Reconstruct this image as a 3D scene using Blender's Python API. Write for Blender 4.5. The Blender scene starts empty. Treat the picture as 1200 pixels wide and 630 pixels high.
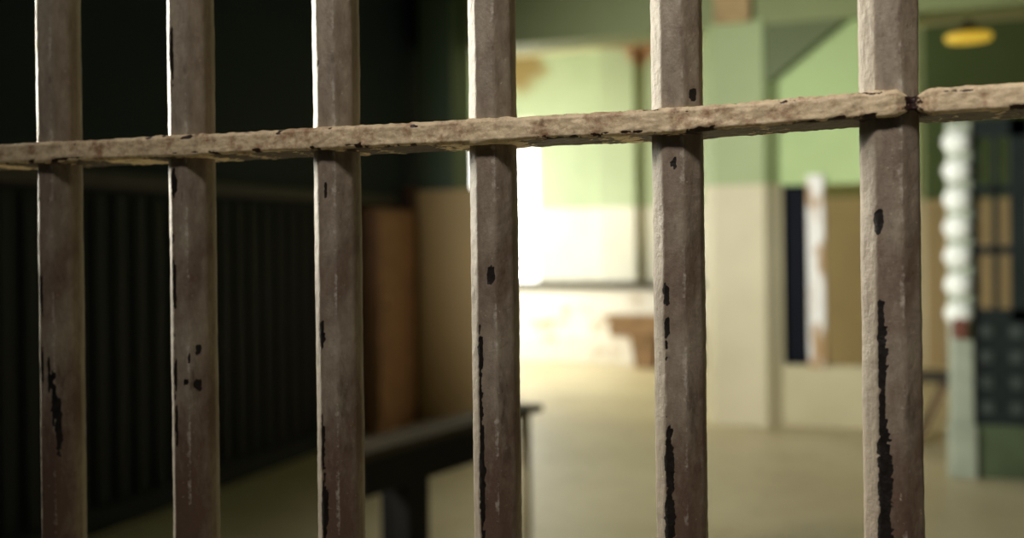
import bpy, bmesh, math, random
from mathutils import Vector, Matrix, noise
random.seed(7)
S = bpy.context.scene
C = S.collection

# ------------------------------------------------------------------ camera
TH, F, ROLL, EYE = math.radians(19.5), 1250.0, 0.0125, 1.40
PX0, PY0 = 600.0, 285.0
right = Vector((math.cos(TH), math.sin(TH), 0)); fwd = Vector((-math.sin(TH), math.cos(TH), 0)); upv = Vector((0, 0, 1))
cr = right * math.cos(ROLL) - upv * math.sin(ROLL)
cu = right * math.sin(ROLL) + upv * math.cos(ROLL)
cam = bpy.data.cameras.new('camera'); camo = bpy.data.objects.new('camera', cam); C.objects.link(camo)
m = Matrix.Identity(4)
for i in range(3):
    m[i][0], m[i][1], m[i][2] = cr[i], cu[i], -fwd[i]
m[2][3] = EYE
camo.matrix_world = m
cam.sensor_width = 36; cam.lens = F / 1200 * 36; cam.shift_y = -30 / 1200
cam.clip_start = 0.02
cam.dof.use_dof = True; cam.dof.focus_distance = 0.64; cam.dof.aperture_fstop = 4.4
S.camera = camo

# ------------------------------------------------------------------ view, world, lights
S.view_settings.view_transform = 'Standard'
try: S.view_settings.look = 'None'
except Exception: pass
S.view_settings.gamma = 1; S.view_settings.use_curve_mapping = False
S.view_settings.exposure = 0.0
w = bpy.data.worlds.new('world'); S.world = w; w.use_nodes = True
bg = w.node_tree.nodes['Background']
bg.inputs[0].default_value = (0.30, 0.55, 0.95, 1); bg.inputs[1].default_value = 0.012

def area(name, loc, direction, sx, sy, power, col, spread=180):
    l = bpy.data.lights.new(name, 'AREA'); l.shape = 'RECTANGLE'; l.size = sx; l.size_y = sy
    l.energy = power; l.color = col; l.spread = math.radians(spread)
    o = bpy.data.objects.new(name, l); C.objects.link(o); o.location = loc
    o.rotation_euler = Vector(direction).to_track_quat('-Z', 'Y').to_euler()
    return o
# daylight of the window in the near left wall (out of the picture, beside the camera)
area('near_window_daylight', (-3.62, 2.0, 2.25), (1, 0.0, -0.12), 1.7, 1.4, 130, (1.0, 0.94, 0.78), 100)
area('added_column_fill', (-3.60, 2.0, 2.1), Vector((-0.1, 8.2, 1.6)) - Vector((-3.6, 2.0, 2.1)), 1.0, 1.2, 88, (1.0, 0.97, 0.88), 62)  # added fill aimed at column and partition, not a second source
# daylight of the windows in the far room's left wall
area('far_window_daylight', (-5.5, 10.6, 1.95), (1, 0.85, -0.40), 2.6, 1.8, 190, (1.0, 0.99, 0.95), 160)
# added fill, unseen, for the bar fronts; narrowed to dim lower and left bars
area('added_bar_fill', (-0.45, -0.8, 3.1), Vector((0.06, 0.63, 1.70)) - Vector((-0.45, -0.8, 3.1)), 0.4, 0.3, 3.0, (1.0, 0.91, 0.82), 45)

# ------------------------------------------------------------------ pixel helpers (photograph 1200x630)
def ray(px, py):
    u, v = px - PX0, PY0 - py
    X = (u * math.cos(ROLL) + v * math.sin(ROLL)) / F
    Z = (-u * math.sin(ROLL) + v * math.cos(ROLL)) / F
    return Vector((X * math.cos(TH) - math.sin(TH), X * math.sin(TH) + math.cos(TH), Z))
def on_b(px, py, b): d = ray(px, py); p = d * (b / d.y); p.z += EYE; return p
def on_a(px, py, a): d = ray(px, py); p = d * (a / d.x); p.z += EYE; return p
def on_z(px, py, z): d = ray(px, py); p = d * ((z - EYE) / d.z); p.z += EYE; return p
def on_Y(px, py, Y): p = ray(px, py) * Y; p.z += EYE; return p

# ------------------------------------------------------------------ materials
def lin(r, g, b):
    f = lambda c: (c / 255 / 12.92) if c / 255 <= 0.04045 else ((c / 255 + 0.055) / 1.055) ** 2.4
    return (f(r), f(g), f(b), 1)
class NT:
    def __init__(s, name):
        s.m = bpy.data.materials.new(name); s.m.use_nodes = True; s.t = s.m.node_tree; s.n = s.t.nodes
        s.b = s.n['Principled BSDF']
    def new(s, k, **kw):
        x = s.n.new(k)
        for a, v in kw.items(): setattr(x, a, v)
        return x
    def link(s, a, b): s.t.links.new(a, b)
    def pos(s): 
        if not hasattr(s, 'g'): s.g = s.new('ShaderNodeNewGeometry')
        return s.g.outputs['Position']
    def obj(s):
        if not hasattr(s, 'tc'): s.tc = s.new('ShaderNodeTexCoord')
        return s.tc.outputs['Object']
    def scaled(s, vec, sc):
        mp = s.new('ShaderNodeMapping'); mp.inputs['Scale'].default_value = sc; s.link(vec, mp.inputs[0]); return mp.outputs[0]
    def noise(s, vec, scale, detail=4, rough=0.55):
        x = s.new('ShaderNodeTexNoise'); x.inputs['Scale'].default_value = scale; x.inputs['Detail'].default_value = detail
        x.inputs['Roughness'].default_value = rough; s.link(vec, x.inputs['Vector']); return x.outputs[0]
    def ramp(s, fac, lo, hi, c0=(0, 0, 0, 1), c1=(1, 1, 1, 1)):
        x = s.new('ShaderNodeValToRGB'); x.color_ramp.elements[0].position = lo; x.color_ramp.elements[1].position = hi
        x.color_ramp.elements[0].color = c0; x.color_ramp.elements[1].color = c1; s.link(fac, x.inputs[0]); return x.outputs[0]
    def mix(s, fac, a, b, mode='MIX'):
        x = s.new('ShaderNodeMix', data_type='RGBA', blend_type=mode)
        for v, k in ((fac, 0), (a, 6), (b, 7)):
            if hasattr(v, 'is_linked'): s.link(v, x.inputs[k])
            else: x.inputs[k].default_value = v
        return x.outputs[2]
    def math(s, op, a, b=0.0):
        x = s.new('ShaderNodeMath', operation=op)
        for v, k in ((a, 0), (b, 1)):
            if hasattr(v, 'is_linked'): s.link(v, x.inputs[k])
            else: x.inputs[k].default_value = v
        return x.outputs[0]
    def bump(s, h, strength=0.3, dist=0.002):
        x = s.new('ShaderNodeBump'); x.inputs['Strength'].default_value = strength; x.inputs['Distance'].default_value = dist
        s.link(h, x.inputs['Height']); s.link(x.outputs[0], s.b.inputs['Normal'])
    def col(s, c):
        if hasattr(c, 'is_linked'): s.link(c, s.b.inputs['Base Color'])
        else: s.b.inputs['Base Color'].default_value = c
    def rough(s, r): s.b.inputs['Roughness'].default_value = r; return s

def simple(name, c, rough=0.6, var=0.25, scale=6.0, metal=0.0, spec=0.5):
    t = NT(name); n = t.noise(t.obj(), scale, 5)
    dark = tuple(x * (1 - var) for x in c[:3]) + (1,); light = tuple(min(1, x * (1 + var * 0.5)) for x in c[:3]) + (1,)
    t.col(t.ramp(n, 0.3, 0.7, dark, light)); t.rough(rough); t.b.inputs['Metallic'].default_value = metal
    t.b.inputs['Specular IOR Level'].default_value = spec
    t.bump(t.noise(t.obj(), scale * 12, 3), 0.15, 0.002)
    return t.m
def spot(t, centre, radius, soft=0.6):
    """a stain of its own shape round a place on the wall"""
    d = t.new('ShaderNodeVectorMath', operation='DISTANCE'); t.link(t.pos(), d.inputs[0]); d.inputs[1].default_value = centre
    n = t.noise(t.pos(), 4.0, 4)
    e = t.math('ADD', d.outputs['Value'], t.math('MULTIPLY', t.math('SUBTRACT', n, 0.5), radius * 0.9))
    return t.ramp(e, radius * soft, radius, (1, 1, 1, 1), (0, 0, 0, 1))
def wall_paint(name, upper, lower, zs, stains=(), rough=0.55, var=0.16):
    t = NT(name); sep = t.new('ShaderNodeSeparateXYZ'); t.link(t.pos(), sep.inputs[0])
    wob = t.math('MULTIPLY', t.math('SUBTRACT', t.noise(t.pos(), 3.0, 3), 0.5), 0.02)
    fac = t.math('GREATER_THAN', t.math('ADD', sep.outputs[2], wob), zs)
    c = t.mix(fac, lower, upper)
    n = t.noise(t.pos(), 1.3, 6, 0.6)
    c = t.mix(1.0, c, t.ramp(n, 0.3, 0.7, (1 - var, 1 - var, 1 - var * 1.2, 1), (1, 1, 1, 1)), 'MULTIPLY')
    for ctr, rad, sc, amt in stains:
        f = t.math('MULTIPLY', spot(t, ctr, rad), amt)
        c = t.mix(f, c, sc)
    t.col(c); t.rough(rough); t.bump(t.noise(t.pos(), 25, 4), 0.2, 0.004)
    return t.m

GREEN = lin(172, 190, 138); CREAM = lin(222, 214, 182)
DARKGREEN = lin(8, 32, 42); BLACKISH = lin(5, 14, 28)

# ------------------------------------------------------------------ mesh helpers
def bm_box(bm, lo, hi, bev=0.0, mat=None):
    vs = [bm.verts.new((x, y, z)) for x in (lo[0], hi[0]) for y in (lo[1], hi[1]) for z in (lo[2], hi[2])]
    f = [bm.faces.new([vs[i] for i in q]) for q in ((0, 1, 3, 2), (4, 6, 7, 5), (0, 4, 5, 1), (2, 3, 7, 6), (0, 2, 6, 4), (1, 5, 7, 3))]
    if bev > 0:
        es = list({e for x in f for e in x.edges})
        r = bmesh.ops.bevel(bm, geom=es, offset=bev, segments=2, affect='EDGES', profile=0.6)
        vs = list({v for fc in r['faces'] for v in fc.verts} | {v for v in vs if v.is_valid})
    if mat is not None:
        for v in vs: v.co = mat @ v.co
    return vs
def bm_prism(bm, pts, axis, d0, d1):
    """polygon pts (2D) extruded along axis ('a': a between d0,d1; 'b'; 'z')"""
    def P(p, d): return {'b': (p[0], d, p[1]), 'a': (d, p[0], p[1]), 'z': (p[0], p[1], d)}[axis]
    A = [bm.verts.new(P(p, d0)) for p in pts]; B = [bm.verts.new(P(p, d1)) for p in pts]
    bm.faces.new(A); bm.faces.new(list(reversed(B)))
    n = len(pts)
    for i in range(n): bm.faces.new((A[i], B[i], B[(i + 1) % n], A[(i + 1) % n]))
def bm_tube(bm, p0, p1, r0, r1=None, seg=16):
    r1 = r0 if r1 is None else r1
    p0, p1 = Vector(p0), Vector(p1); q = (p1 - p0).to_track_quat('Z', 'Y')
    A, B = [], []
    for i in range(seg):
        d = q @ Vector((math.cos(2 * math.pi * i / seg), math.sin(2 * math.pi * i / seg), 0))
        A.append(bm.verts.new(p0 + d * r0)); B.append(bm.verts.new(p1 + d * r1))
    for i in range(seg): bm.faces.new((A[i], A[(i + 1) % seg], B[(i + 1) % seg], B[i]))
    bm.faces.new(list(reversed(A))); bm.faces.new(B)
def bm_lathe(bm, centre, prof, seg=32):
    rings = []
    for r, z in prof:
        rings.append([bm.verts.new((centre[0] + r * math.cos(2 * math.pi * i / seg), centre[1] + r * math.sin(2 * math.pi * i / seg), centre[2] + z)) for i in range(seg)])
    for a, b in zip(rings, rings[1:]):
        for i in range(seg): bm.faces.new((a[i], a[(i + 1) % seg], b[(i + 1) % seg], b[i]))
    bm.faces.new(list(reversed(rings[0]))); bm.faces.new(rings[-1])
def obj(name, bm, mat, parent=None, smooth=False, kind=None):
    bmesh.ops.recalc_face_normals(bm, faces=bm.faces)
    me = bpy.data.meshes.new(name); bm.to_mesh(me); bm.free()
    if mat: me.materials.append(mat)
    if smooth:
        for p in me.polygons: p.use_smooth = True
    o = bpy.data.objects.new(name, me); C.objects.link(o)
    if parent:
        o.parent = parent
        o.location = -Vector(parent.location) if not parent.rotation_euler.z else o.location
    if kind: o['kind'] = kind
    return o
def thing(name, label, cat, loc=(0, 0, 0), group=None, rz=0):
    o = bpy.data.objects.new(name, None); C.objects.link(o); o.location = loc; o.rotation_euler.z = rz
    o.empty_display_size = 0.1
    o['label'] = label; o['category'] = cat
    if group: o['group'] = group
    return o
def part(name, fn, mat, parent, smooth=False):
    bm = bmesh.new(); fn(bm); return obj(name, bm, mat, parent, smooth)
def struct(name, fn, mat, parent=None):
    bm = bmesh.new(); fn(bm); return obj(name, bm, mat, parent, kind='structure' if parent is None else None)
def box(lo, hi, bev=0.0, mat=None): return lambda bm: bm_box(bm, lo, hi, bev, mat)
def many(*fs):
    def g(bm):
        for f in fs: f(bm)
    return g

# ------------------------------------------------------------------ the setting
A_LEFT, B_COL, B_FAR, H, ZD = -3.70, 8.19, 12.63, 3.72, 1.82
def floor_mat():
    t = NT('worn_cream_concrete')
    n = t.noise(t.pos(), 0.9, 6, 0.62); n2 = t.noise(t.pos(), 7, 5, 0.6)
    c = t.ramp(n, 0.3, 0.72, lin(196, 181, 142), lin(220, 208, 172))
    c = t.mix(t.math('MULTIPLY', t.ramp(n2, 0.56, 0.7), 0.35), c, lin(128, 108, 74))
    t.col(c); t.rough(0.42); t.bump(n2, 0.08, 0.003)
    return t.m
struct('floor', box((-6.2, -1.6, -0.12), (5.2, 13.2, 0)), floor_mat())
struct('ceiling_near', box((-6.2, -1.6, H), (5.2, B_COL + 0.2, H + 0.12)), wall_paint('bounce_cutting_dark_tone', lin(70, 82, 70), lin(70, 82, 70), 0))  # unseen near ceiling, given a dark tone to cut bounce light
struct('ceiling', box((-6.2, B_COL + 0.2, H), (5.2, 13.2, H + 0.12)),
       wall_paint('ceiling_plaster', lin(216, 210, 168), CREAM, 0, [(tuple(on_b(748, 62, 12.3)[:2]) + (H,), 0.55, lin(150, 96, 60), 0.8)]))
shaded_wall = wall_paint('shade_darkened_green_over_panelling', DARKGREEN, BLACKISH, 1.70, rough=0.8)  # near-black colours carry the shade of this unlit side
far_paint = wall_paint('green_over_cream_paint_far', lin(180, 194, 154), lin(228, 224, 206), ZD,
    [(tuple(on_b(612, 78, B_FAR)), 0.36, lin(140, 112, 52), 0.9), (tuple(on_b(748, 60, B_FAR)), 0.22, lin(170, 104, 64), 0.8)])
green_cream = wall_paint('green_over_cream_paint', GREEN, CREAM, ZD)
beam_shade = wall_paint('shade_darkened_beam_green', lin(140, 152, 102), lin(140, 152, 102), 0)  # beam green darkened in the colour to stand for shade
haunch_shade = wall_paint('shade_darkened_haunch_green', lin(98, 112, 72), lin(98, 112, 72), 0)  # haunch copy of the beam green, deeper shade put in

# left wall of the near room (dark), with slatted panelling and a dado rail
struct('wall_left', box((A_LEFT - 0.15, -1.6, 0), (A_LEFT, 8.3, H)), shaded_wall)
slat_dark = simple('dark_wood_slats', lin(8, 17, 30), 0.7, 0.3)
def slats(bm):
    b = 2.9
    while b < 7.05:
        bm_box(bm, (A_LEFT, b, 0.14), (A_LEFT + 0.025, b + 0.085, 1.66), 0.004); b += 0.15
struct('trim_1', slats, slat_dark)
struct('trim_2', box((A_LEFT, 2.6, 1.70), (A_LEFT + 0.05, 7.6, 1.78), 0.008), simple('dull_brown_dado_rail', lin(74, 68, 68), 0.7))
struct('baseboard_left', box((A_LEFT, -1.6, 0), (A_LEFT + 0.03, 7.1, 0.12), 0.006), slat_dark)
struct('wall_left_return', box((-5.75, 8.3, 0), (A_LEFT, 8.45, H)), green_cream)
# left pillar and the low wall standing against it
p490, p541 = on_b(490, 120, 7.9), on_b(530, 120, 7.9)
struct('pillar_left', box((p490.x, 7.9, 0), (p541.x, 8.32, H), 0.012), wall_paint('shade_darkened_pillar_green', lin(84, 104, 80), CREAM, ZD))  # upper green lowered so the colour holds the pillar's shade
struct('wall_low_left', box((p490.x + 0.02, 7.8, 0), (on_b(585, 300, 7.8).x, 8.0, on_b(525, 222, 7.8).z), 0.008), wall_paint('tan_low_wall', lin(208, 178, 126), lin(208, 178, 126), 0))
struct('trim_3', box((p490.x - 0.07, 7.74, 0), (p490.x + 0.02, 7.86, on_b(494, 222, 7.8).z + 0.02), 0.006), simple('reddish_brown_post', lin(96, 62, 46), 0.6))
# beam line between the pillars
struct('beam', box((A_LEFT, B_COL, 3.02), (5.0, B_COL + 0.42, H), 0.01), beam_shade)
c0, c1 = on_b(838, 300, B_COL), on_b(897, 300, B_COL)
def col_shape(bm):
    ch = on_b(914, 300, B_COL + 0.11).x - c1.x
    bm_prism(bm, [(c0.x, B_COL - 0.02), (c1.x, B_COL - 0.02), (c1.x + ch, B_COL + ch), (c1.x + ch, B_COL + 0.7), (c0.x - ch, B_COL + 0.7), (c0.x - ch, B_COL + ch)], 'z', 0, 3.06)
struct('column', col_shape, green_cream)
struct('trim_4', box((on_b(838, 10, B_COL).x, B_COL - 0.07, on_b(860, 28, B_COL).z), (on_b(880, 10, B_COL).x, B_COL - 0.021, 3.45), 0.01), simple('bare_tan_plaster', lin(190, 164, 118), 0.8))
h0, h1 = on_b(905, 92, B_COL), on_b(1002, 12, B_COL)
struct('beam_haunch', lambda bm: bm_prism(bm, [(c1.x - 0.01, h0.z - 0.06), (h1.x, h1.z), (h1.x, 3.10), (c1.x - 0.01, 3.10)], 'b', B_COL + 0.01, B_COL + 0.40), haunch_shade)
# partition with two openings to the right of the column
BP = 8.30
e0, o0, o1, o2, o3, e1 = [on_b(x, 300, BP).x for x in (905, 917, 947, 966, 1030, 1076)]
zs, zt = on_b(950, 428, BP).z, on_b(950, 216, BP).z
part_fn = many(box((e0, BP, 0), (e1, BP + 0.14, zs)), box((e0, BP, zt), (e1, BP + 0.14, 3.04)),
               box((e0, BP, zs), (o0, BP + 0.14, zt)), box((o3, BP, zs), (e1, BP + 0.14, zt)))
struct('wall_right_partition', part_fn, wall_paint('green_over_cream_paint_partition', lin(184, 210, 146), lin(204, 196, 160), ZD - 0.01))
w1 = struct('window_1', box((o0, BP + 0.07, zs), (o1, BP + 0.10, zt)), simple('dark_navy_panel', lin(6, 12, 24), 0.7, spec=0.15))
def peel():
    t = NT('peeling_white_post'); n = t.noise(t.scaled(t.obj(), (1, 1, 0.35)), 9, 4)
    t.col(t.ramp(n, 0.42, 0.5, lin(176, 142, 96), lin(244, 244, 240))); t.rough(0.5); return t.m
struct('trim_5', box((o1 - 0.004, BP - 0.04, zs - 0.01), (o2 + 0.004, BP + 0.15, zt + 0.07), 0.008), peel())
# far room
wx0, wx1 = on_b(538, 200, B_FAR).x, on_b(632, 200, B_FAR).x
wz0, wz1 = on_b(590, 336, B_FAR).z, on_b(590, 140, B_FAR).z
far_fn = many(box((-5.75, B_FAR, 0), (wx0, B_FAR + 0.18, H)), box((wx1, B_FAR, 0), (on_b(1084, 200, B_FAR).x, B_FAR + 0.18, H)),
              box((wx0, B_FAR, 0), (wx1, B_FAR + 0.18, wz0)), box((wx0, B_FAR, wz1), (wx1, B_FAR + 0.18, H)))
struct('wall_far', far_fn, far_paint)
struct('wall_far_right', box((on_b(1084, 200, B_FAR).x, B_FAR - 0.10, 0), (5.0, B_FAR + 0.18, H)), wall_paint('dark_green_over_cream_paint', lin(96, 116, 78), lin(206, 184, 146), ZD))
struct('wall_added_behind_opening', box((-0.84, 10.7, 0), (0.28, 10.82, H)), wall_paint('olive_over_tan_paint', lin(168, 168, 116), lin(236, 214, 176), 1.80))  # added wall, set in shade to darken the view through the opening
struct('wall_far_left', box((-5.75, 8.45, 0), (-5.6, B_FAR, H)), green_cream)
struct('wall_right', box((4.6, -1.6, 0), (4.75, B_FAR, H)), wall_paint('bounce_cutting_dark_green', lin(60, 76, 60), lin(84, 78, 66), ZD))  # out of view; colour darkened to keep bounce off the left wall
def lit_pane():
    t = NT('bright_daylit_frosted_pane'); t.col((0.9, 0.9, 0.88, 1))
    t.b.inputs['Emission Color'].default_value = (1.0, 0.98, 0.90, 1); t.b.inputs['Emission Strength'].default_value = 3.2
    return t.m
PANE = lit_pane(); WHITE = simple('white_window_paint', lin(235, 232, 214), 0.5)
win = struct('window_2', many(box((wx0, B_FAR + 0.02, wz0), (wx0 + 0.05, B_FAR + 0.10, wz1)), box((wx1 - 0.05, B_FAR + 0.02, wz0), (wx1, B_FAR + 0.10, wz1)),
    box((wx0, B_FAR + 0.02, wz0), (wx1, B_FAR + 0.10, wz0 + 0.05)), box((wx0, B_FAR + 0.02, wz1 - 0.06), (wx1, B_FAR + 0.10, wz1)),
    box(((wx0 + wx1) / 2 - 0.012, B_FAR + 0.03, wz0), ((wx0 + wx1) / 2 + 0.012, B_FAR + 0.09, wz1))), WHITE)
struct('pane', box((wx0, B_FAR + 0.06, wz0), (wx1, B_FAR + 0.075, wz1)), PANE, win)
# the two windows the photo does not show but whose daylight it does
for nm, a, b0, b1, z0, z1 in (('window_3', A_LEFT, 1.1, 2.9, 1.55, 2.95), ('window_4', -5.6, 9.3, 11.9, 1.05, 2.85)):
    f = struct(nm, many(box((a, b0 - 0.06, z0 - 0.06), (a + 0.04, b0, z1 + 0.06)), box((a, b1, z0 - 0.06), (a + 0.04, b1 + 0.06, z1 + 0.06)),
        box((a, b0, z0 - 0.06), (a + 0.04, b1, z0)), box((a, b0, z1), (a + 0.04, b1, z1 + 0.06))), WHITE)
    struct('pane', box((a + 0.002, b0, z0), (a + 0.012, b1, z1)), PANE, f)
# pier standing out of the far wall
q0, q1 = on_b(700, 200, 12.5).x, on_b(744, 200, 12.5).x
struct('pillar_far', box((q0, 12.5, 0), (q1, B_FAR + 0.01, H), 0.012), far_paint)

# ------------------------------------------------------------------ the barred grille
def bar_paint(name, base, brown, dirt, chip_c, zlow, brown_lo, brown_hi, lumps=False):
    t = NT(name)
    v = t.obj(); vs = t.scaled(v, (1, 1, 1) if lumps else (1, 1, 0.28))
    n1 = t.noise(vs, 70, 6, 0.65); n2 = t.noise(v, 240, 5, 0.65); n3 = t.noise(v, 75, 6, 0.72) if lumps else t.noise(t.scaled(v, (1, 1, 0.5)), 26, 6, 0.68)
    sep = t.new('ShaderNodeSeparateXYZ'); t.link(t.pos(), sep.inputs[0])
    wear_shade = t.new('ShaderNodeMapRange'); t.link(sep.outputs[2], wear_shade.inputs[0])
    wear_shade.inputs[1].default_value = zlow[0]; wear_shade.inputs[2].default_value = zlow[1]; wear_shade.inputs[3].default_value = 0.22; wear_shade.inputs[4].default_value = -0.04  # brown dirt plus painted shade, growing towards the bar bottoms
    c = t.ramp(t.noise(vs, 160, 6, 0.7), 0.32, 0.68, tuple(x * 0.66 for x in base[:3]) + (1,), base)
    f = t.ramp(t.math('ADD', n3, wear_shade.outputs[0]), brown_lo, brown_hi)
    ha = t.new('ShaderNodeAttribute', attribute_name='front_dirt_shade')  # holds dirt and painted shade back from the window-lit facets
    c = t.mix(f if lumps else t.math('MULTIPLY', f, ha.outputs['Fac']), c, brown)
    c = t.mix(t.math('MULTIPLY', t.ramp(n1, 0.60, 0.72), 0.7), c, dirt)
    c = t.mix(t.math('MULTIPLY', t.ramp(t.noise(v, 420, 3), 0.68, 0.78), 0.45), c, lin(225, 215, 190))
    at = t.new('ShaderNodeAttribute', attribute_name='chip_and_shade')
    cc = t.mix(t.ramp(n2, 0.4, 0.6), chip_c, tuple(x * 0.45 for x in chip_c[:3]) + (1,))
    we = t.new('ShaderNodeAttribute', attribute_name='pale_edge')
    wf = t.math('ADD', we.outputs['Fac'], t.math('MULTIPLY', t.math('SUBTRACT', n2, 0.5), 1.6))
    c = t.mix(t.math('MULTIPLY', t.ramp(wf, 0.55, 1.05), 0.6), c, lin(214, 208, 196))  # pale flecks along the right-front corner
    cf = t.math('ADD', at.outputs['Fac'], t.math('MULTIPLY', t.math('SUBTRACT', t.noise(v, 300, 4, 0.6), 0.5), 1.3))
    c = t.mix(t.ramp(cf, 0.42, 0.52), c, cc)
    t.col(c); t.b.inputs['Roughness'].default_value = 0.5
    t.b.inputs['Specular IOR Level'].default_value = 0.35
    hh = t.math('ADD', t.math('MULTIPLY', n2, 0.5), n1)
    t.bump(hh, 0.7, 0.0016)
    return t.m
BAR_MAT = bar_paint('chipped_greybeige_bar_paint', lin(170, 160, 143), lin(100, 80, 68), lin(66, 52, 44), lin(32, 27, 24), (1.18, 1.54), 0.40, 0.72)
CROSS_MAT = bar_paint('lumpy_tan_crossbar_paint', lin(232, 212, 176), lin(150, 114, 86), lin(96, 60, 44), lin(52, 30, 25), (1.0, 1.1), 0.46, 0.64, lumps=True)

BG, PITCH, AP = 0.6265, 0.1137, 0.0153      # plane of the bars, pitch, half width across flats
grille = thing('barred_grille', 'close grey-beige iron bars with chipped paint and a lumpy crossbar, across the whole view', 'bars', (-0.2843, BG, 0))
SIDE = AP * math.tan(math.pi / 8)
def octagon(s):
    """point on the section at s in [0,8): side 0 faces the photographer, from its left corner to its right corner"""
    k = int(s) % 8; f = s - int(s)
    a0 = math.radians(-90 + 45 * k); n = Vector((math.cos(a0), math.sin(a0))); t = Vector((-n.y, n.x))
    p = n * AP + t * SIDE * (2 * f - 1)
    q = p.normalized() * min(p.length, AP * 1.058)        # worn corners
    return q, q.normalized()
# explicit paint losses: bar index, s (0 = left-front corner, 1 = right-front corner), photo y, half sizes (s, metres)
CENTRE = (72, 227, 397, 580, 796, 1044); WIDTH = (50, 53, 54, 55, 60, 69)
def bar_a(k):
    if 0 <= k <= 5: return on_b(CENTRE[k], 315, BG).x
    return bar_a(0) + k * PITCH if k < 0 else bar_a(5) + (k - 5) * PITCH
def bar_scale(k):
    p = on_b(CENTRE[k], 315, BG); Y = p.x * fwd.x + p.y * fwd.y
    return WIDTH[k] * Y / F / (2 * AP * 1.04)
def zpix(k, y):
    px = CENTRE[k]
    return on_b(px, y, BG - AP).z
CHIPS = [(3, 0.72, 322, 0.22, 0.006), (3, 0.04, 415, 0.16, 0.016), (3, 0.02, 470, 0.12, 0.02), (3, 0.05, 560, 0.2, 0.035),
         (4, 0.06, 346, 0.20, 0.007), (4, 0.06, 385, 0.18, 0.006), (4, 0.10, 545, 0.22, 0.021), (4, 0.06, 610, 0.28, 0.014), (4, 0.55, 190, 0.12, 0.004), (4, 1.6, 110, 0.2, 0.004),
         (5, 0.0, 258, 0.24, 0.006), (5, 0.08, 405, 0.20, 0.026), (5, 0.10, 480, 0.12, 0.02), (5, 0.14, 560, 0.30, 0.030), (5, 0.12, 625, 0.30, 0.018),
         (2, 0.05, 392, 0.22, 0.009), (2, 0.08, 600, 0.25, 0.02), (2, 0.4, 222, 0.08, 0.006), (2, 0.05, 520, 0.1, 0.02),
         (1, 1.5, 410, 0.14, 0.003), (1, 1.0, 420, 0.10, 0.003), (1, 1.45, 452, 0.20, 0.004), (1, 0.8, 447, 0.12, 0.002), (1, 1.2, 640, 0.2, 0.006), (1, 0.10, 440, 0.12, 0.010), (1, 0.12, 500, 0.12, 0.012), (1, 0.12, 212, 0.18, 0.010), (1, 0.06, 330, 0.12, 0.02), (1, 0.08, 60, 0.10, 0.02),
         (0, 0.9, 470, 0.16, 0.018), (0, 0.6, 440, 0.12, 0.014), (0, 1.2, 500, 0.2, 0.02), (0, 0.1, 345, 0.12, 0.015), (0, 0.1, 430, 0.12, 0.012)]
CHIPS = [(k, s, zpix(k, y), ds, dz) for k, s, y, ds, dz in CHIPS]
def make_bar_mesh(k, name):
    NS = 56; zz = [0.02, 0.6, 1.0] + [1.14 + 0.0018 * i for i in range(290)] + [1.75, 2.2, 2.6]
    verts, chips, edge_pale = [], [], []
    mine = [c for c in CHIPS if c[0] == k]
    for z in zz:
        for j in range(NS):
            s = 8 * j / NS; p, n = octagon(s); p = p * bar_scale(k)
            P = Vector((p.x * 60, p.y * 60, z * 22 + 31 * k)); Q = Vector((p.x * 190 + 9 * k, p.y * 190, z * 120))
            d = 0.00035 * noise.noise(P) + 0.00026 * noise.noise(Q) + 0.00016 * noise.noise(Q * 2.7)
            ch = 0.0
            sd = s if s < 4 else s - 8
            nz = noise.noise(Vector((s * 4.0, z * 150, 5.0 * k))) + 0.8 * noise.noise(Vector((s * 9.0, z * 480, 5.0 * k)))
            for _, cs, cz, ds, dz in mine:
                e = math.hypot((sd - cs) / ds, (z - cz) / dz) + 0.4 * nz
                ch = max(ch, min(1, max(0, (1.25 - e) / 0.4)))
            # fine losses all along the left-front corner
            e = abs(sd - 0.02) / 0.14
            if e < 1:
                g = noise.noise(Vector((3.3 * k, z * 75, 1.7))) + 0.5 * noise.noise(Vector((k, z * 240, 9))) - 0.32 - max(0, (z - 1.36)) * 1.6 + 0.1 * (k in (1, 5))
                ch = max(ch, min(1, max(0, g * 4)) * (1 - e * e))
            d -= 0.0006 * ch
            verts.append((p.x + n.x * d, p.y + n.y * d, z)); chips.append(ch)
            edge_pale.append(max(0, 1 - abs(sd - 0.95) / 0.24) * min(1, max(0, 0.75 + noise.noise(Vector((k * 7.7, 0, z * 30))))))
    faces = []
    for i in range(len(zz) - 1):
        for j in range(NS):
            a, b = i * NS + j, i * NS + (j + 1) % NS
            faces.append((a, b, b + NS, a + NS))
    faces.append(tuple(reversed(range(NS)))); faces.append(tuple(range((len(zz) - 1) * NS, len(zz) * NS)))
    me = bpy.data.meshes.new(name); me.from_pydata(verts, [], faces); me.update()
    at = me.attributes.new('chip_and_shade', 'FLOAT', 'POINT'); at.data.foreach_set('value', chips)
    at = me.attributes.new('front_dirt_shade', 'FLOAT', 'POINT'); at.data.foreach_set('value', [1.0 if 8 * (i % NS) / NS < 2.6 else 0.3 for i in range(len(verts))])  # full painted shade on front and right, little elsewhere
    at = me.attributes.new('pale_edge', 'FLOAT', 'POINT'); at.data.foreach_set('value', edge_pale)
    for p in me.polygons: p.use_smooth = True
    me.materials.append(BAR_MAT)
    return me
bar_meshes = [make_bar_mesh(k, 'vertical_bar') for k in range(6)]
for k in range(-4, 12):
    me = bar_meshes[k % 6]
    o = bpy.data.objects.new('vertical_bar', me); C.objects.link(o); o.parent = grille
    o.location = (bar_a(k) + 0.2843, 0, 0)
BAR_A = [bar_a(k) for k in range(-4, 12)]
def sag(a):
    t = min(1, max(0, (a + 0.13) / 0.14)); t = t * t * (3 - 2 * t)
    return -0.0026 + 0.0034 * t
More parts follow.
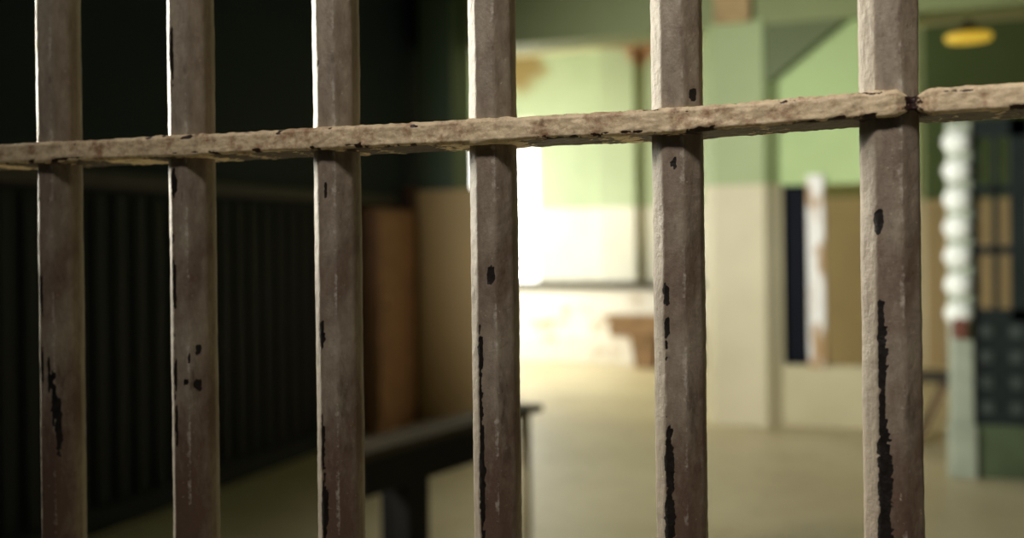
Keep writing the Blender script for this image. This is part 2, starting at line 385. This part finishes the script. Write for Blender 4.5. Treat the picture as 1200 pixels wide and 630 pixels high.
# crossbar: a flat bar the upright bars pass through
def crossbar():
    step = 0.0017; a0, a1 = -1.16, 0.82; n = int((a1 - a0) / step)
    hb, hz, zc = 0.0245, 0.0074, 1.4712
    prof = []
    def seg(p, q, k):
        for i in range(k): prof.append((p[0] + (q[0] - p[0]) * i / k, p[1] + (q[1] - p[1]) * i / k))
    c = 0.0022
    seg((-hb, -hz + c), (-hb, hz - c), 14); seg((-hb, hz - c), (-hb + c, hz), 3); seg((-hb + c, hz), (hb - c, hz), 10); seg((hb - c, hz), (hb, hz - c), 3)
    seg((hb, hz - c), (hb, -hz + c), 8); seg((hb, -hz + c), (hb - c, -hz), 3); seg((hb - c, -hz), (-hb + c, -hz), 16); seg((-hb + c, -hz), (-hb, -hz + c), 3)
    NP = len(prof); verts, chips = [], []
    for i in range(n + 1):
        a = a0 + step * i
        # pinch of the weld just right of the last bar in view, swelling round each bar
        pin = max(0.0, 1 - abs(a - 0.0125) / 0.0085)
        near = min(abs(a - q) for q in BAR_A)
        swell = math.exp(-(near / 0.018) ** 4)
        drop = 0.0010 * noise.noise(Vector((a * 9, 0, 3)))
        for (b, z) in prof:
            sc = 1 - 0.55 * pin * (1 if b < 0 else 0.4)
            zz_ = z * sc * (1 + 0.06 * swell)
            P = Vector((a * 95, b * 95, z * 120)); Q = Vector((a * 260, b * 260, z * 300))
            d = 0.0006 * noise.noise(P * 1.1) + 0.00055 * noise.noise(Q) + 0.00035 * noise.noise(Q * 2.2)
            nb, nz = b / hb, z / hz
            l = max(abs(nb), abs(nz)); nb, nz = (math.copysign(1, b), 0) if abs(nb) >= abs(nz) else (0, math.copysign(1, z))
            edge = 1.0 if (abs(z) > hz * 0.55 and b < -hb * 0.85) else 0.0
            g = noise.noise(Vector((a * 55, z * 200, 2.2))) + 0.6 * noise.noise(Vector((a * 190, z * 260, b * 200)))
            ch = min(1, max(0, (g - (0.05 if z < 0 else 0.30)) * 2)) * edge
            h = noise.noise(Vector((a * 60 + 40, z * 150, b * 60))) + 0.5 * noise.noise(Vector((a * 170, z * 330, 7)))
            ch = max(ch, min(1, max(0, (h - 0.75) * 2.5)))
            if z <= -hz + 0.0003: ch = max(ch, min(1, max(0, 0.75 + g * 1.2)))  # underside shade painted in the dark chip colour, over real chips
            ch = max(ch, pin * 0.8 if b < 0 else 0)
            d -= 0.0007 * ch
            bb = b + nb * d + (0.006 * pin if b < -hb * 0.8 else 0)
            verts.append((a + 0.2843, bb + 0.002, zc + sag(a) + zz_ + nz * d + drop * (1 if z < 0 else 0.5)))
            chips.append(ch)
    faces = []
    for i in range(n):
        for j in range(NP):
            p, q = i * NP + j, i * NP + (j + 1) % NP
            faces.append((p, q, q + NP, p + NP))
    faces.append(tuple(range(NP))); faces.append(tuple(reversed(range(n * NP, (n + 1) * NP))))
    me = bpy.data.meshes.new('cross_bar'); me.from_pydata(verts, [], faces); me.update()
    at = me.attributes.new('chip_and_shade', 'FLOAT', 'POINT'); at.data.foreach_set('value', chips)
    for p in me.polygons: p.use_smooth = True
    me.materials.append(CROSS_MAT)
    bm = bmesh.new(); bm.from_mesh(me); bmesh.ops.recalc_face_normals(bm, faces=bm.faces); bm.to_mesh(me); bm.free()
    return me
o = bpy.data.objects.new('cross_bar', crossbar()); C.objects.link(o); o.parent = grille; o['label'] = 'lumpy tan flat crossbar'
for z0, z1, nm in ((0.0, 0.045, 'bottom_rail'), (2.56, 2.62, 'top_rail')):
    part(nm, box((-1.16, BG - 0.03, z0), (0.82, BG + 0.03, z1), 0.006), BAR_MAT, grille)

# ------------------------------------------------------------------ table in the dark
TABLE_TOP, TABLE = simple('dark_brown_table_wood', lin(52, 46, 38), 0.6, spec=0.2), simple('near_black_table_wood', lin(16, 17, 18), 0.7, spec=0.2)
te, tn = on_z(634, 474, 0.75), on_z(424, 532, 0.75)
dv = (tn - te); L = dv.length; ang = math.atan2(dv.y, dv.x)     # local +x: from the far right end to the near left end; local -y? back side is on the left
table = thing('narrow_table', 'narrow dark wooden table standing in shadow behind the bars', 'table', (te.x, te.y, 0), rz=ang)
D = -0.17   # depth, towards the back (away from the photographer)
def loc_part(name, fn, mat, **k):
    bm = bmesh.new(); fn(bm); o = obj(name, bm, mat, None, **k); o.parent = table; return o
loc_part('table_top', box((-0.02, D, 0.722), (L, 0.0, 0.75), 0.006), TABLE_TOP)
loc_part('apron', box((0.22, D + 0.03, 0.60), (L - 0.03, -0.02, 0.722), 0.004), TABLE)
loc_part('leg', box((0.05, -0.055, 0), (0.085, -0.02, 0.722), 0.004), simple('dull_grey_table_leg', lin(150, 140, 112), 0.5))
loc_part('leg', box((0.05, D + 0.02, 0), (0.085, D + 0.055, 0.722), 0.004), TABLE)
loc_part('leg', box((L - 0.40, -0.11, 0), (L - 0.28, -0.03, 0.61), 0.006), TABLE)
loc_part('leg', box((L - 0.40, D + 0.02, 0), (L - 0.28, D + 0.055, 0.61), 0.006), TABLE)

# ------------------------------------------------------------------ brown cabinet against the dark wall
WOOD = simple('brown_varnished_wood', lin(172, 128, 98), 0.5, 0.2)
ca = A_LEFT + 0.16
k0, k1 = on_a(443, 300, ca), on_a(488, 300, ca)
kz = on_a(466, 245, ca).z
cab = thing('wooden_cabinet', 'shallow brown wooden cabinet against the dark wall beside the tan low wall', 'cabinet', (A_LEFT + 0.08, (k0.y + k1.y) / 2, 0))
part('body', box((A_LEFT + 0.001, k0.y, 0), (ca - 0.02, k1.y, kz), 0.006), WOOD, cab)
dr = part('door', box((ca - 0.02, k0.y + 0.02, 0.1), (ca, k1.y - 0.02, kz - 0.03), 0.006), WOOD, cab)
kn = part('knob', lambda bm: bm_lathe(bm, (0, 0, 0), [(0.004, 0), (0.008, 0.012), (0.016, 0.022), (0.014, 0.03), (0.004, 0.034)], 16), simple('dark_knob', lin(40, 34, 28), 0.4), None, True)
kn.parent = dr; kn.rotation_euler = (0, math.pi / 2, 0); kn.location = Vector((ca, k0.y + 0.08, 0.95))

# ------------------------------------------------------------------ counter along the far wall
def counter_mat():
    t = NT('stained_white_counter_front'); n = t.noise(t.pos(), 3.2, 6, 0.65)
    t.col(t.mix(t.ramp(n, 0.54, 0.70), lin(234, 230, 216), lin(178, 150, 112))); t.rough(0.6); t.bump(n, 0.1, 0.003); return t.m
CB = 12.10
x0, x1 = -5.0, on_b(850, 380, CB).x
czt = on_b(690, 331, CB - 0.06).z
counter = thing('wall_counter', 'long stained white counter with a dark edge, below the bright wall', 'counter', ((x0 + x1) / 2, CB + 0.2, 0))
part('body', box((x0, CB, 0), (x1, B_FAR - 0.001, czt - 0.05), 0.006), counter_mat(), counter)
part('counter_top', box((x0 - 0.02, CB - 0.06, czt - 0.07), (x1 + 0.02, B_FAR - 0.001, czt), 0.006), simple('dark_counter_edge', lin(52, 48, 34), 0.6), counter)
part('plinth', box((x0, CB - 0.14, 0), (x1, CB - 0.001, on_b(690, 392, CB - 0.14).z), 0.01), counter_mat(), counter)
r0, r1, r2 = [on_b(x, 400, 11.7).x for x in (712, 806, 746)]
z370, z393 = on_b(750, 370, 11.6).z, on_b(750, 394, 11.6).z
stool = thing('wooden_bench', 'scuffed brown wooden bench with a deep seat in front of the white counter', 'bench', ((r0 + r1) / 2, 11.7, 0))
cm = simple('scuffed_brown_boards', lin(150, 118, 82), 0.7, 0.4, 9)
part('seat', box((r0, 11.55, z370 - 0.05), (r1, 11.9, z370), 0.01), cm, stool)
part('apron', box((r0 + 0.05, 11.57, z393), (r1 - 0.05, 11.88, z370 - 0.05), 0.004), cm, stool)
for xa, xb in ((r2, r2 + 0.2), (r1 - 0.22, r1 - 0.06)):
    part('leg', lambda bm: bm_prism(bm, [(xa, 0), (xb, 0), (xb + 0.01, z393), (xa - 0.05, z393)], 'b', 11.60, 11.85), cm, stool)

# ------------------------------------------------------------------ dark bench right of the partition
GB = 7.65
DARKB = simple('dark_bench_wood', lin(44, 38, 34), 0.5)
g0, g1 = on_b(1040, 440, GB), on_b(1122, 440, GB)
gz = g1.z
bench = thing('low_bench', 'low dark bench with slanting legs at the end of the partition', 'bench', ((g0.x + g1.x) / 2, GB + 0.15, 0))
part('seat', box((g0.x, GB, gz - 0.05), (g1.x, GB + 0.3, gz), 0.006), DARKB, bench)
d0, d1 = on_b(1110, 456, GB + 0.05), on_b(1078, 502, GB + 0.05)
TANL = simple('dull_brown_bench_leg', lin(104, 84, 58), 0.6)
for yb in (GB + 0.05, GB + 0.25):
    for (ax, bx) in ((d0.x, d1.x - 0.03), (g0.x + 0.04, g0.x + 0.17)):
        part('leg', lambda bm: bm_prism(bm, [(ax - 0.02, gz - 0.05), (ax + 0.02, gz - 0.05), (bx + 0.02, 0), (bx - 0.02, 0)], 'b', yb - 0.015, yb + 0.015), TANL, bench)

# ------------------------------------------------------------------ steel gate with a pale bossed post
GP = 6.72
PALE = simple('glossy_pale_green_enamel', lin(166, 176, 158), 0.3, 0.2, 8)
BOSS = simple('glossy_white_enamel', lin(246, 252, 246), 0.12, 0.04, 8)
GATE = simple('dark_green_gate_steel', lin(26, 36, 36), 0.5, 0.25, spec=0.3)
GATEBASE = simple('green_gate_kick_plate', lin(74, 88, 62), 0.5, 0.2)
P = lambda x, y, b=GP: on_b(x, y, b)
gl, gm, gr = P(1111, 300).x, P(1140, 300).x, P(1330, 300).x
gate = thing('steel_gate', 'dark green steel gate at right, its pale post studded with round white bosses', 'gate', ((gl + gr) / 2, GP + 0.05, 0))
ptop = P(1125, 140).z
post = part('gate_post', box((gl, GP, P(1125, 502).z), (gm, GP + 0.13, ptop), 0.02), PALE, gate)
part('post_base', box((gl - 0.012, GP - 0.015, 0), (gm + 0.012, GP + 0.145, P(1125, 498).z), 0.015), PALE, gate)
for i in range(7):
    zc = P(1125, 166 + 33.5 * i).z; xc = (gl + gm) / 2
    b_ = part('boss', lambda bm: bmesh.ops.create_uvsphere(bm, u_segments=24, v_segments=16, radius=0.072, matrix=Matrix.Translation((xc - 0.012, GP + 0.005, zc)) @ Matrix.Diagonal((1.12, 0.8, 1, 1))), BOSS, None, True)
    b_.parent = post
lk = part('lock_box', box((gl + 0.015, GP - 0.05, P(1120, 396).z), (gm - 0.04, GP + 0.0, P(1120, 372).z), 0.008), simple('rust_red_lock_box', lin(112, 66, 52), 0.5), gate)
gb0, gb1 = GP + 0.03, GP + 0.08
def xr(x): return P(x, 300, gb0).x
def zr(y, x=1165): return P(x, y, gb0).z
# frame
ft = ptop
part('frame', many(box((xr(1140), gb0, zr(556)), (xr(1148), gb1, ft)), box((xr(1185), gb0, zr(556)), (xr(1206), gb1, ft)), box((xr(1320), gb0, zr(556)), (xr(1330), gb1, ft)),
    box((xr(1148), gb0, zr(160)), (xr(1320), gb1, ft)), box((xr(1148), gb0, zr(376)), (xr(1320), gb1, zr(362)))), GATE, gate)
part('glazing_bars', many(box((xr(1164), gb0 + 0.01, zr(376)), (xr(1171), gb1 - 0.01, zr(158))),
    *[box((xr(1148), gb0 + 0.01, zr(y + 5)), (xr(1320), gb1 - 0.01, zr(y - 5))) for y in (222, 293)],
    *[box((xr(x), gb0 + 0.01, zr(376)), (xr(x + 8), gb1 - 0.01, zr(158))) for x in (1226, 1250, 1274, 1298)]), GATE, gate)
part('lower_panel', box((xr(1148), gb0 + 0.012, zr(500)), (xr(1320), gb1 - 0.012, zr(374)), 0.003), GATE, gate)
STUD = simple('dull_grey_green_studs', lin(58, 68, 64), 0.5)
for y in (388, 418, 448, 478):
    for x in (1156, 1190, 1224, 1258, 1292):
        part('stud', box((xr(x - 7), gb0 - 0.004, zr(y + 7)), (xr(x + 7), gb0 + 0.014, zr(y - 7)), 0.006), STUD, gate)
part('kick_plate', box((xr(1140), gb0 - 0.005, 0.0), (xr(1330), gb1 - 0.01, zr(498)), 0.005), GATEBASE, gate)

# ------------------------------------------------------------------ pendant lamp
LB = 9.6
lc = on_b(1135, 44, LB); lw = (on_b(1163, 44, LB).x - on_b(1107, 44, LB).x) / 2; lh = on_b(1135, 40, LB).z - on_b(1135, 49, LB).z
lamp = thing('pendant_lamp', 'yellow glowing pendant lamp with a dark cap hanging at upper right', 'lamp', (lc.x, LB, lc.z))
t = NT('yellow_lit_lamp_glass'); t.col(lin(220, 190, 80)); t.b.inputs['Emission Color'].default_value = lin(238, 196, 66); t.b.inputs['Emission Strength'].default_value = 0.62
part('shade', lambda bm: bm_lathe(bm, lc, [(lw * 0.55, -lh * 0.5), (lw * 0.94, -lh * 0.36), (lw, 0), (lw * 0.96, lh * 0.34), (lw * 0.6, lh * 0.5)]), t.m, lamp, True)
pl = bpy.data.lights.new('lamp_glow', 'SPOT'); pl.spot_size = math.radians(165); pl.spot_blend = 0.4; pl.energy = 14; pl.color = (1.0, 0.78, 0.48); pl.shadow_soft_size = 0.12
plo = bpy.data.objects.new('lamp_glow', pl); C.objects.link(plo); plo.location = (lc.x, LB, lc.z - lh * 0.5 - 0.02)
LC = simple('dark_lamp_cap', lin(30, 32, 30), 0.5)
part('cap', lambda bm: bm_lathe(bm, lc, [(lw * 0.8, lh * 0.5), (lw * 0.62, lh * 1.0), (lw * 0.36, lh * 1.5), (lw * 0.2, lh * 2.1)]), LC, lamp, True)
part('rod', lambda bm: bm_tube(bm, (lc.x, LB, lc.z + lh * 2.0), (lc.x, LB, H), 0.012), LC, lamp)
